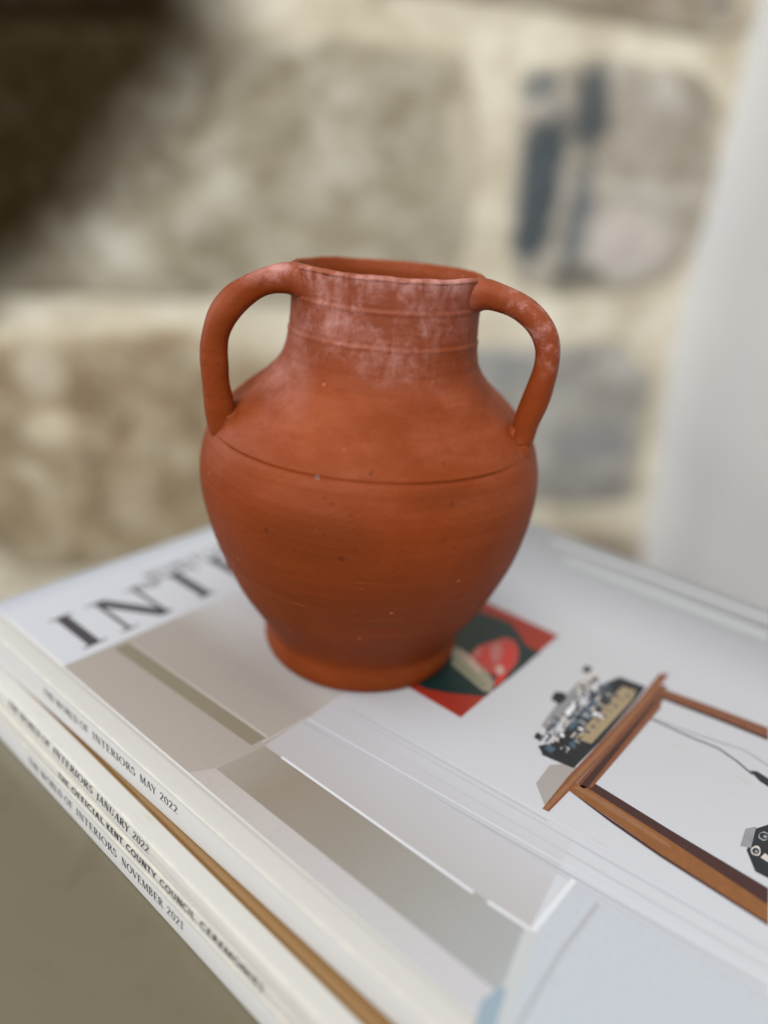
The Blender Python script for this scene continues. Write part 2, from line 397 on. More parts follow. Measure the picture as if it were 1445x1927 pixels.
def magazine(name, label, u0, v0, rot, ztop, thick, wide, tall, cover_mat, shear=0.0, crease=0.00032, rnd=0.0004, bulge=0.0002, st=0.0, sb=0.0):
    """perfect-bound magazine; origin at the top end of the spine edge, x to the fore-edge, -y down the spine, z=0 at its cover"""
    A = Vector((cos(PS), sin(PS), 0)); B = Vector((-sin(PS), cos(PS), 0))
    TL = onz(-57, 1152.34, STACK)
    loc = TL + A * u0 - B * v0; loc.z = ztop
    root = empty(name, loc, PS + rot)
    tag(root, label, 'magazine', None, 'magazines in the stack')
    th = 0.0003; T = thick - 0.0001
    prof = []                                        # outer line from fore-edge, over the spine, to the back fore-edge
    for x in (wide, wide * .7, wide * .4, 0.03, 0.015): prof.append((x, 0.0))
    for i in range(19):
        x = 0.0105 - i * 0.0004; prof.append((x, -crease * math.exp(-((x - 0.0067) / 0.00055) ** 2)))
    for i in range(7):
        a = pi / 2 + (pi / 2) * i / 6; prof.append((rnd + rnd * cos(a), -rnd + rnd * sin(a)))
    for i in range(1, 8):
        f = i / 8; prof.append((-bulge * sin(pi * f), -rnd - (T - 2 * rnd) * f))
    for i in range(7):
        a = pi + (pi / 2) * i / 6; prof.append((rnd + rnd * cos(a), -T + rnd + rnd * sin(a)))
    prof += [(0.02, -T), (wide * .5, -T), (wide, -T)]
    def wz(z, y):                                     # bindings are not equally thick along their length
        f = min(1, max(0, -z / T)); return z - y * (st * (1 - f) + sb * f)
    def sh(x, z): return x + shear * (z / T) * max(0, 1 - max(0, x) / 0.03)
    inner = []
    for i, (x, z) in enumerate(prof):
        a = prof[max(0, i - 1)]; b = prof[min(len(prof) - 1, i + 1)]
        d = Vector((b[0] - a[0], b[1] - a[1])).normalized(); nx, nz = -d.y, d.x
        inner.append((x - (-nx) * th * -1 if False else x + nx * th, z + nz * th))
    bm = bmesh.new(); NY = 24; rows = []
    for j in range(NY + 1):
        y = -tall * j / NY
        wob = 0.00003 * noise.noise(Vector((y * 18, u0 * 100, thick * 900)))
        rows.append(([bm.verts.new((sh(x, z) + wob * max(0, 1 - max(0, x) / .02), y, wz(z, y))) for x, z in prof],
                     [bm.verts.new((sh(x, z) + wob * max(0, 1 - max(0, x) / .02), y, wz(z, y))) for x, z in inner]))
    n = len(prof)
    for (a, ai), (b, bi) in zip(rows, rows[1:]):
        for i in range(n - 1):
            bm.faces.new((a[i], b[i], b[i + 1], a[i + 1])); bm.faces.new((ai[i], ai[i + 1], bi[i + 1], bi[i]))
        bm.faces.new((a[0], ai[0], bi[0], b[0])); bm.faces.new((a[-1], b[-1], bi[-1], ai[-1]))
    for (a, ai) in (rows[0], rows[-1]):
        for i in range(n - 1): bm.faces.new((a[i], a[i + 1], ai[i + 1], ai[i]))
    bmesh.ops.recalc_face_normals(bm, faces=bm.faces[:])
    cov = finish('cover', bm, cover_mat, root)
    bm = bmesh.new(); c = bmesh.ops.create_cube(bm, size=1)['verts']
    x0, x1 = 0.004, wide - 0.0008
    for v in c:
        z = -T / 2 + v.co.z * (T - 2 * th - 0.0001)
        y = -tall / 2 + v.co.y * (tall - 0.001)
        v.co = Vector((sh((x0 + x1) / 2 + v.co.x * (x1 - x0), z), y, wz(z, y)))
    finish('page_block', bm, PAGES, root, smooth=False)
    root['_t'] = thick
    return root, cov, (lambda zc: Matrix(((0, shear * 0, -1, 0), (-1, 0, 0, 0), (0, 1, 0, 0), (0, 0, 0, 1))))
def spine_text(root, texts, G, zc, cap, T, shear, bulge, mat=INK, zs=0.0, lean=None, off=0.00004):
    """letters on the spine, tops towards the front cover; zc is the height of their middle below the cover"""
    xs = shear * (zc / T) - bulge - off
    lean = shear / T if lean is None else lean
    for txt, a, b in texts:
        M = Matrix(((0, lean, -1, xs - lean * cap / 2), (-1, 0, 0, 0), (zs, 1, 0, zc - cap / 2), (0, 0, 0, 1)))
        lettering('spine_lettering', txt, G, a, b, cap, mat, root, M)

PAPER = C(185, 187, 192)
WARM = C(187, 185, 180)
mag_may, may_cover, _ = magazine('magazine', 'white magazine with MAY 2022 on its spine, topmost of the stack under the jug', 0, 0, 0, STACK, 0.0125, 0.2195, 0.285,
                     mat_cover('white_cover', PAPER, WARM), sb=0.016)
spine_text(mag_may, [('THE WORLD OF', .0495, .0750), ('INTERIORS', .0772, .0985), ('MAY', .1005, .1080), ('2022', .1095, .1172)], GS, -0.0051, 0.0027, .0125, 0, .0002, zs=0.008)
mag_jan, _, _ = magazine('magazine', 'magazine with a tan cover and JANUARY 2022 on its spine, directly below the topmost', -0.0044, 0.0, -0.029, STACK - .0126, .0029, 0.2195, 0.285,
                     mat_cover('tan_cover', C(126, 94, 52), C(186, 184, 178), bw=0.0052), shear=0.0007, st=0.016)
spine_text(mag_jan, [('THE WORLD OF', .0370, .0640), ('INTERIORS', .0660, .0885), ('JANUARY', .0905, .1070), ('2022', .1085, .1160)], GS, -0.0009, 0.0022, .0029, .0007, .0002, zs=0.0085, lean=0.15, off=0.00015)
mag_kent, _, _ = magazine('magazine', 'thin cream booklet with plain capitals KENT COUNTY COUNCIL on its spine', -0.0080, 0.002, -0.011, STACK - .0156, .0035, 0.212, 0.28,
                     mat_cover('cream_cover', C(182, 178, 168), C(182, 178, 168)), rnd=.0008)
spine_text(mag_kent, [('THE', .0700, .0760), ('OFFICIAL', .0775, .0945), ('KENT', .0955, .1035), ('COUNTY', .1050, .1185), ('COUNCIL', .1200, .1345), ('CEREMONIES', .1362, .1590)], GN, -0.0014, 0.0023, .0035, 0, .0002)
mag_nov, _, _ = magazine('magazine', 'white magazine with NOVEMBER 2021 on its spine, lowest of the stack on the table', -0.0082, 0.0, -0.014, STACK - .0192, .0093, 0.2195, 0.285,
                     mat_cover('pale_cover', C(186, 184, 180), C(184, 181, 173)), shear=0.0003)
spine_text(mag_nov, [('THE WORLD OF', .0540, .0800), ('INTERIORS', .0820, .1030), ('NOVEMBER', .1052, .1240), ('2021', .1256, .1325)], GS, -0.0039, 0.0027, .0093, .0003, .0002)

# ---- print on the front cover of the topmost magazine (flat ink, thin layers)
MI = Matrix.Rotation(-PS, 4, 'Z') @ Matrix.Translation(-mag_may.location)
def uvp(px, py):
    p = MI @ onz(px, py, STACK); return (p.x, p.y)
LAY = [0]
def printed(name, polys, parent=None, uvspace=False):
    """polys: list of (points, material, layer)"""
    bm = bmesh.new(); mats = []
    for pts, mt, lay in polys:
        if mt not in mats: mats.append(mt)
        vs = [bm.verts.new((*(p if uvspace else uvp(*p)), 0.00002 + lay * 0.00001)) for p in pts]
        f = bm.faces.new(vs); f.normal_update(); f.material_index = mats.index(mt)
        if f.normal.z < 0: f.normal_flip()
    return finish(name, bm, None, parent or may_cover, smooth=False, mats=mats)
def band(pts, w, px=True):
    """a line of pixel points widened to w metres on the cover"""
    P = [Vector(uvp(*p)) if px else Vector(p) for p in pts]; L, R = [], []
    for i, p in enumerate(P):
        d = (P[min(i + 1, len(P) - 1)] - P[max(i - 1, 0)]).normalized(); nrm = Vector((-d.y, d.x)) * w / 2
        L.append(p + nrm); R.append(p - nrm)
    return [tuple(q) for q in L + R[::-1]]
def gradient(name, stops, axis=0, a=0.0, b=0.1, rough=0.4, grain=True):
    t = NT(name); x = t.xyz()[axis]
    n = t.noise(55, 4)
    f = t.math('ADD', t.rng(x, a, b, smooth=False), t.math('MULTIPLY', t.math('SUBTRACT', n, .5), .10))
    col = t.ramp(f, stops)
    if grain:
        col = t.mix(t.rng(t.noise(700, 2), .3, .8, 0, .10), col, C(120, 112, 100))
    return t.done(col, rough, t.bump(t.noise(1500, 2), 0.05, 0.0002))
g_panel = gradient('print_beige', [(0, C(156, 148, 140)), (.25, C(152, 145, 137)), (.5, C(156, 149, 141)), (.75, C(184, 182, 182)), (1, PAPER)], 0, .006, .085)
g_stripe = mat_flat('print_olive_grey', C(128, 120, 102))
g_quad = gradient('print_grey_green', [(0, C(142, 137, 126)), (.2, C(132, 123, 110)), (.5, C(136, 131, 122)), (.75, C(145, 144, 140)), (1, C(152, 155, 155))], 1, -.116, -.203)
g_mid = gradient('print_pale_grey', [(0, C(164, 161, 160)), (.45, C(173, 172, 175)), (.88, PAPER), (1, PAPER)], 0, .027, .066, grain=False)
g_light = mat_flat('print_white', C(206, 208, 212))
g_soft = mat_flat('print_soft_beige', C(174, 168, 161))
g_streak = mat_flat('print_streak', C(196, 199, 206))
g_blue = gradient('print_pale_blue', [(0, C(173, 180, 187)), (.5, C(176, 181, 188)), (.85, PAPER), (1, PAPER)], 0, .02, .085)
g_blue2 = mat_flat('print_blue', C(138, 155, 168))
g_line = mat_flat('print_line_grey', C(176, 178, 185))
g_line2 = mat_flat('print_line_dark', C(164, 165, 170))
g_strip = mat_flat('print_strip', C(178, 182, 182))
g_edge = gradient('print_blush', [(0, C(158, 148, 139)), (.4, C(168, 161, 155)), (.75, C(176, 174, 174)), (1, C(180, 180, 184))], 1, -.05, -.21)
def U(u, v): return (u / 1000.0, -v / 1000.0)
polys = [
    ([U(7.2, 112.0), U(13.2, 115.8), U(14.2, 206), U(11.5, 284), U(6.9, 284)], g_edge, 1),
    ([U(7.2, 48.6), U(84, 49.8), U(84, 119.5), U(7.2, 119.5)], g_panel, 0),
    ([U(23.2, 51.0), U(28.3, 51.2), U(30.0, 116.3), U(25.2, 115.8)], g_stripe, 2),
    ([U(28.4, 51.2), U(29.0, 51.2), U(30.9, 116.3), U(30.1, 116.3)], g_soft, 2.2),
    ([U(13.0, 116.0), U(27.7, 118.6), U(30.6, 201.4), U(14.0, 204.0)], g_quad, 2),
    ([U(27.8, 118.4), U(66, 118.4), U(66, 196), U(30.8, 201.0)], g_mid, .5),
    ([uvp(*p) for p in [(1004, 1753), (1080, 1658), (1260, 1762), (1445, 1872), (1500, 1990), (925, 1990), (945, 1880)]], g_blue, 2.5),
]
printed('cover_picture', polys, uvspace=True)
lines = [
    (band([(492, 1398), (590, 1345)], .0007), g_soft, 4),
    (band([(530, 1425), (700, 1545), (890, 1680)], .0008), g_light, 4),
    (band([(917, 1697), (1000, 1751)], .0009), g_light, 4),
    (band([(1002, 1752), (1042, 1703), (1080, 1655)], .0013), g_light, 5),
    (band([(1000, 1752), (970, 1835), (935, 1935)], .0032), g_strip, 4),
    (band([(1125, 1700), (1050, 1800), (975, 1930)], .0011), g_line2, 4),
    ([uvp(*p) for p in [(938, 1858), (953, 1862), (930, 1940), (890, 1940), (905, 1885)]], g_blue2, 4),
]
for (a, b, wd, mt) in [((600, 1338), (1445, 1822), .0004, g_line), ((630, 1330), (1445, 1790), .0005, g_line), ((560, 1352), (1445, 1862), .0006, g_line2),
                       ((575, 1350), (1445, 1846), .0005, g_streak), ((660, 1335), (1030, 1545), .0003, g_line2), ((600, 1372), (1445, 1880), .0007, g_line),
                       ((700, 1352), (1445, 1770), .0004, g_streak)]:
    lines.append((band([a, b], wd), mt, 3))
lines.append((band([(1062, 1052), (1200, 1104), (1445, 1199)], .006), g_strip, 1))
lines.append((band([(1040, 1018), (1200, 1075), (1450, 1168)], .003), g_light, 1))
for k, (p, mt, l) in enumerate(lines): printed('printed_line', [(p, mt, l + k * 0.03)], uvspace=True)

# red card with a teal shape and a flower
c_red = mat_flat('print_red', C(164, 46, 30), amt=.24); c_teal = mat_flat('print_teal', C(8, 44, 44), amt=.24)
c_pink = mat_flat('print_pink', C(190, 72, 68), amt=.24); c_pink2 = mat_flat('print_rose', C(196, 116, 112), amt=.24); c_cream = mat_flat('print_cream', C(160, 152, 134), amt=.24); c_org = mat_flat('print_scarlet', C(186, 52, 44))
c_sage = mat_flat('print_sage', C(120, 124, 100))
c_pale = mat_flat('print_shell', C(188, 156, 146))
def q(*p): return [uvp(*x) for x in p]
def blob(cx, cy, rx, ry, rot=0, n=22, wob=.12, seed=0):
    out = []
    for i in range(n):
        a = 2 * pi * i / n; k = 1 + wob * noise.noise(Vector((cos(a) * 1.5 + seed, sin(a) * 1.5, seed * 1.7)))
        x, y = rx * k * cos(a), ry * k * sin(a); out.append((cx + x * cos(rot) - y * sin(rot), cy + x * sin(rot) + y * cos(rot)))
    return out
card = [
    ([U(77, 118.2), U(139.8, 118.2), U(139.8, 150.8), U(77, 150.8)], c_red, 1),
    ([uvp(*p) for p in [(800, 1150), (860, 1138), (905, 1152), (935, 1162), (960, 1172), (975, 1190), (988, 1212), (1003, 1222), (1018, 1226), (990, 1250), (960, 1275), (930, 1298), (912, 1311), (880, 1308), (840, 1304), (800, 1296), (770, 1280)]], c_teal, 2),
    (q((850, 1216), (866, 1220), (890, 1238), (914, 1262), (930, 1284), (924, 1303), (908, 1300), (880, 1276), (850, 1250)), c_cream, 3),
    (q((850, 1232), (880, 1256), (915, 1290), (912, 1298), (880, 1272), (850, 1246)), c_sage, 4),
    (q((868, 1226), (890, 1242), (906, 1262), (900, 1266), (884, 1248)), c_pale, 4.5),
    (q((884, 1232), (900, 1216), (925, 1208), (950, 1200), (968, 1206), (976, 1225), (974, 1245), (962, 1262), (945, 1272), (925, 1270), (905, 1256)), c_pink, 5),
    (q((903, 1228), (914, 1221), (924, 1240), (912, 1247)), c_org, 6),
    (q((953, 1212), (969, 1216), (968, 1242), (952, 1263), (941, 1250)), c_org, 6.5),
    (q((926, 1213), (941, 1208), (946, 1230), (932, 1250), (921, 1235)), c_pink2, 7),
    (q((890, 1230), (902, 1219), (906, 1226), (898, 1238)), c_pink2, 7.5),
    (q((931, 1255), (944, 1252), (950, 1268), (938, 1274)), c_pale, 8),
    (q((934, 1272), (958, 1264), (946, 1284), (928, 1294)), c_org, 9),
]
printed('printed_card', card, uvspace=True)

# wooden desk frame with a black machine, and its cable
wd1 = mat_flat('print_wood', C(134, 78, 44), amt=.24); wd2 = mat_flat('print_wood_light', C(152, 104, 68), amt=.24); wd3 = mat_flat('print_wood_dark', C(66, 30, 24), amt=.24); wd4 = mat_flat('print_wood_amber', C(142, 88, 40), amt=.24)
bk = mat_flat('print_black', C(26, 30, 36), amt=.24); bl = mat_flat('print_steel_blue', C(74, 96, 116), amt=.24); gy = mat_flat('print_mid_grey', C(150, 152, 156), amt=.24); tn = mat_flat('print_tan', C(172, 154, 122), amt=.24); lg = mat_flat('print_light_grey', C(196, 190, 184)); sv = mat_flat('print_silver', C(226, 228, 232))
pl = mat_flat('print_plate', C(154, 149, 146)); wd5 = mat_flat('print_wood_umber', C(108, 62, 38)); dk = mat_flat('print_slate', C(70, 76, 84)); tn2 = mat_flat('print_khaki', C(126, 110, 84))
desk = [
    (q((1020, 1522), (1032, 1528), (1075, 1484), (1160, 1392), (1228, 1312), (1258, 1268), (1240, 1268), (1200, 1318), (1130, 1396), (1068, 1462)), wd1, 8),
    (q((1022, 1521), (1029, 1525), (1150, 1398), (1244, 1285), (1240, 1280), (1140, 1396)), wd2, 9),
    (q((1084, 1486), (1110, 1482), (1170, 1412), (1240, 1330), (1232, 1318), (1160, 1400)), wd3, 6),
    (q((1106, 1482), (1113, 1483), (1243, 1332), (1236, 1320)), wd1, 7),
    (q((1236, 1296), (1252, 1298), (1340, 1330), (1445, 1370), (1445, 1392), (1340, 1350), (1240, 1312)), wd1, 6),
    (q((1240, 1309), (1340, 1346), (1445, 1388), (1445, 1394), (1340, 1352), (1240, 1314)), wd3, 7),
    (q((1070, 1488), (1084, 1474), (1100, 1480), (1250, 1575), (1445, 1704), (1445, 1740), (1240, 1606), (1150, 1542)), wd4, 6),
    (q((1078, 1482), (1090, 1480), (1170, 1528), (1260, 1590), (1262, 1598), (1160, 1534)), wd2, 7),
    (q((1106, 1484), (1118, 1474), (1260, 1562), (1445, 1672), (1445, 1708), (1250, 1580)), wd3, 5),
    (q((1070, 1488), (1150, 1543), (1240, 1606), (1445, 1738), (1445, 1743), (1240, 1612), (1150, 1549)), wd3, 8),
    (q((1034, 1440), (1072, 1436), (1092, 1448), (1026, 1520), (1016, 1494), (1008, 1474)), pl, 5),
    # the machine
    (q((1038, 1400), (1062, 1375), (1100, 1330), (1140, 1285), (1165, 1274), (1215, 1293), (1195, 1320), (1130, 1395), (1080, 1445), (1045, 1432), (1018, 1420)), bk, 5),
    (q((1078, 1392), (1090, 1396), (1170, 1312), (1160, 1302)), bl, 7),
    (q((1082, 1390), (1112, 1400), (1190, 1316), (1196, 1302), (1172, 1292), (1150, 1312)), tn, 8),
    (q((1060, 1372), (1074, 1378), (1152, 1290), (1140, 1288)), bl, 6),
    (q((1018, 1365), (1036, 1378), (1070, 1340), (1108, 1290), (1090, 1282), (1050, 1322)), gy, 5),
    (q((1060, 1345), (1076, 1350), (1092, 1330), (1078, 1322)), sv, 8),
    (q((1084, 1296), (1098, 1302), (1126, 1268), (1112, 1262)), lg, 6),
    (q((1036, 1316), (1052, 1326), (1066, 1316), (1062, 1304), (1044, 1302)), bk, 9),
    (q((1094, 1262), (1106, 1268), (1114, 1258), (1102, 1252)), bk, 9),
    (q((1004, 1388), (1014, 1394), (1020, 1384), (1010, 1378)), bk, 9),
    (q((1012, 1404), (1022, 1422), (1078, 1446), (1084, 1436), (1044, 1420), (1030, 1400)), bk, 7),
    (q((1070, 1402), (1080, 1410), (1090, 1400), (1080, 1394)), bl, 9),
    (q((1024, 1408), (1036, 1418), (1046, 1410), (1034, 1402)), bl, 9),
    # second machine
    (q((1392, 1592), (1402, 1560), (1422, 1556), (1412, 1596)), gy, 6),
    (q((1404, 1600), (1420, 1560), (1445, 1552), (1450, 1656), (1420, 1640)), bk, 5),
    (q(*blob(1437, 1574, 11, 9, .3, 16, .3, 2)), gy, 7), (q(*blob(1437, 1574, 9, 6, .3, 14, .1, 4)), bk, 8), (q(*blob(1439, 1575, 4, 3, .3, 10, .1, 4)), gy, 9),
    (q(*blob(1421, 1602, 10, 9, .3, 16, .3, 6)), lg, 7), (q(*blob(1421, 1602, 7, 6, .3, 14, .1, 7)), bk, 8), (q(*blob(1422, 1603, 3, 3, .3, 10, .1, 4)), gy, 9),
    (q((1430, 1614), (1438, 1606), (1446, 1612), (1446, 1624)), lg, 7),
    (band([(1222, 1352), (1300, 1388), (1350, 1408), (1385, 1432), (1415, 1458)], .0006), bk, 6),
    (band([(1230, 1352), (1320, 1386), (1400, 1412), (1446, 1442)], .0004), gy, 5),
    (q((1410, 1450), (1424, 1452), (1446, 1466), (1446, 1482), (1428, 1470)), bk, 7),
]
desk.append((q((1078, 1482), (1112, 1484), (1242, 1330), (1254, 1290), (1240, 1290), (1160, 1392)), wd5, 4.6))
rr = random.Random(5)
for k in range(150):
    f = rr.random(); g_ = rr.random()
    bx_ = 1016 + 98 * f + 48 * g_; by_ = 1388 - 118 * f + 40 * g_
    a_, b_ = rr.uniform(1.5, 9), rr.uniform(.8, 3); an = -0.86 if rr.random() < .6 else .5
    pts = [(bx_ + sx * a_ * cos(an) - sy * b_ * sin(an), by_ + sx * a_ * sin(an) + sy * b_ * cos(an)) for sx, sy in ((-1, -1), (1, -1), (1, 1), (-1, 1))]
    desk.append((q(*pts), rr.choice([bk, bk, bk, bk, gy, lg, bl, dk, dk, sv]), 10 + k * .04))
for k in range(10):
    f = k / 9; bx_ = 1088 + 98 * f; by_ = 1388 - 88 * f
    desk.append((q((bx_, by_), (bx_ + 7, by_ + 3), (bx_ + 10, by_ - 1), (bx_ + 3, by_ - 4)), rr.choice([dk, tn2, lg]), 16 + k * .05))
printed('printed_desk', desk, uvspace=True)
# masthead
MH = Matrix(((1, 0, 0, 0), (0, 1, 0, -0.0448), (0, 0, 1, 0.00002), (0, 0, 0, 1)))
lettering('masthead', 'INTERIORS', GS, .0150, .2060, .0222, INKG, may_cover, MH, track=0.10)
MH2 = Matrix(((1, 0, 0, 0), (0, 1, 0, -0.0262), (0, 0, 1, 0.00008), (0, 0, 0, 1)))
lettering('masthead_small', 'WORLD OF', GS, .0560, .0950, .0042, INKG, may_cover, Matrix(((1, 0, 0, 0), (0, 1, 0, -0.0205), (0, 0, 1, 0.00008), (0, 0, 0, 1))))
lettering('masthead_small', 'THE', GS, .0475, .0560, .0042, INKG, may_cover, MH2)

# ------------------------------------------------------------------ the jug
JX, JY = -0.00444, 0.21508
jug = empty('jug', (JX, JY, STACK + 0.0001))
tag(jug, 'terracotta jug with two looped handles standing on the magazines', 'jug')
HT = 0.1229
PROF = [(0, .0308), (.0006, .0319), (.002, .0326), (.0040, .0328), (.0062, .0325), (.0082, .0321), (.0104, .0325), (.0140, .0345), (.018, .0370), (.026, .0417), (.034, .0452),
        (.042, .0482), (.05, .0503), (.056, .0514), (.062, .0519), (.068, .0515), (.074, .0499), (.0765, .0488), (.080, .0466), (.086, .0406), (.092, .0334), (.096, .0299), (.1, .0281), (.105, .0273), (.11, .0269), (.118, .0270), (.1229, .0274)]
def crom(P, t):
    i = 0
    while i < len(P) - 2 and P[i + 1][0] < t: i += 1
    p1, p2 = P[i], P[i + 1]; p0 = P[i - 1] if i else p1; p3 = P[i + 2] if i + 2 < len(P) else p2
    h = p2[0] - p1[0]; s = (t - p1[0]) / h
    m1 = (p2[1] - p0[1]) / max(1e-9, p2[0] - p0[0]) * h; m2 = (p3[1] - p1[1]) / max(1e-9, p3[0] - p1[0]) * h
    return (2 * s**3 - 3 * s**2 + 1) * p1[1] + (s**3 - 2 * s**2 + s) * m1 + (-2 * s**3 + 3 * s**2) * p2[1] + (s**3 - s**2) * m2
GROOVE = [(.0772, .00042, .00045), (.1052, -.00024, .0005), (.1149, -.00026, .00045), (.0914, .00010, .0006), (.0985, .00010, .0008), (.0335, .00008, .0008)]
def jr(z, a):
    r = crom(PROF, min(z, HT))
    for gz_, gd, gw in GROOVE:
        zz = z + 0.00035 * sin(a * 1 + gz_ * 300) + .00015 * noise.noise(Vector((cos(a) * 2, sin(a) * 2, gz_ * 500)))
        k = 0.55 + 0.6 * noise.noise(Vector((cos(a) * 1.6, sin(a) * 1.6, gz_ * 900)))
        if gz_ == .0772: gd = gd * min(1, max(0, (0.93 - abs(cos(a))) / .25)) * (1 if sin(a) < 0 else .6)
        r -= max(0, k + .45) * gd * math.exp(-((zz - gz_) / gw) ** 2)
        r += max(0, k + .3) * gd * .55 * math.exp(-((zz - gz_ - gw * 2.0) / gw) ** 2)
    r += 0.00035 * noise.noise(Vector((cos(a) * 1.2, sin(a) * 1.2, z * 26)))
    r += 0.000014 * sin(z * 2300 + 2 * noise.noise(Vector((cos(a), sin(a), z * 60)))) * (1 if z > .012 else 0)
    return r
def ctr(z): return -0.0011 * math.exp(-((z - .064) / .022) ** 2) - 0.0003 * z / HT
def rimz(a):                                   # handmade rim: not quite level
    return 0.0006 * sin(-a + .3) + 0.00035 * noise.noise(Vector((cos(a) * 2.2, sin(a) * 2.2, 9)))
bm = bmesh.new(); NA = 200; R = []
zs = []
z = 0.0
while z < HT - 0.0008: zs.append(z); z += 0.0004
def ring(fn):
    row = []
    for i in range(NA):
        a = 2 * pi * i / NA; r, zz = fn(a); row.append(bm.verts.new((ctr(zz) + r * cos(a), r * sin(a), zz)))
    R.append(row)
def lift(z): return max(0, (z - .10) / (HT - .10)) ** 2
ring(lambda a: (.012, 0.0012)); ring(lambda a: (.027, 0.0009)); ring(lambda a: (.0295, 0.0))
for z in zs:
    ring(lambda a, z=z: (jr(z, a), z + rimz(a) * lift(z)))
WTH = 0.0024
for i in range(9):                             # rounded lip
    f = i / 8 * pi
    ring(lambda a, f=f: (jr(HT, a) - WTH / 2 + WTH / 2 * cos(f), HT + rimz(a) - .0009 + .0011 * sin(f) + .00018 * noise.noise(Vector((cos(a) * 9, sin(a) * 9, f * .3)))))
zi = HT - 0.002
while zi > 0.006:
    ring(lambda a, zi=zi: (max(.004, jr(zi, a) - WTH - .0004), zi + rimz(a) * lift(zi))); zi -= 0.002
ring(lambda a: (.018, .0055)); ring(lambda a: (.004, .0055))
for a_, b_ in zip(R, R[1:]):
    for i in range(NA): bm.faces.new((a_[i], a_[(i + 1) % NA], b_[(i + 1) % NA], b_[i]))
bm.faces.new(R[0]); bm.faces.new(R[-1])
bmesh.ops.recalc_face_normals(bm, faces=bm.faces[:])

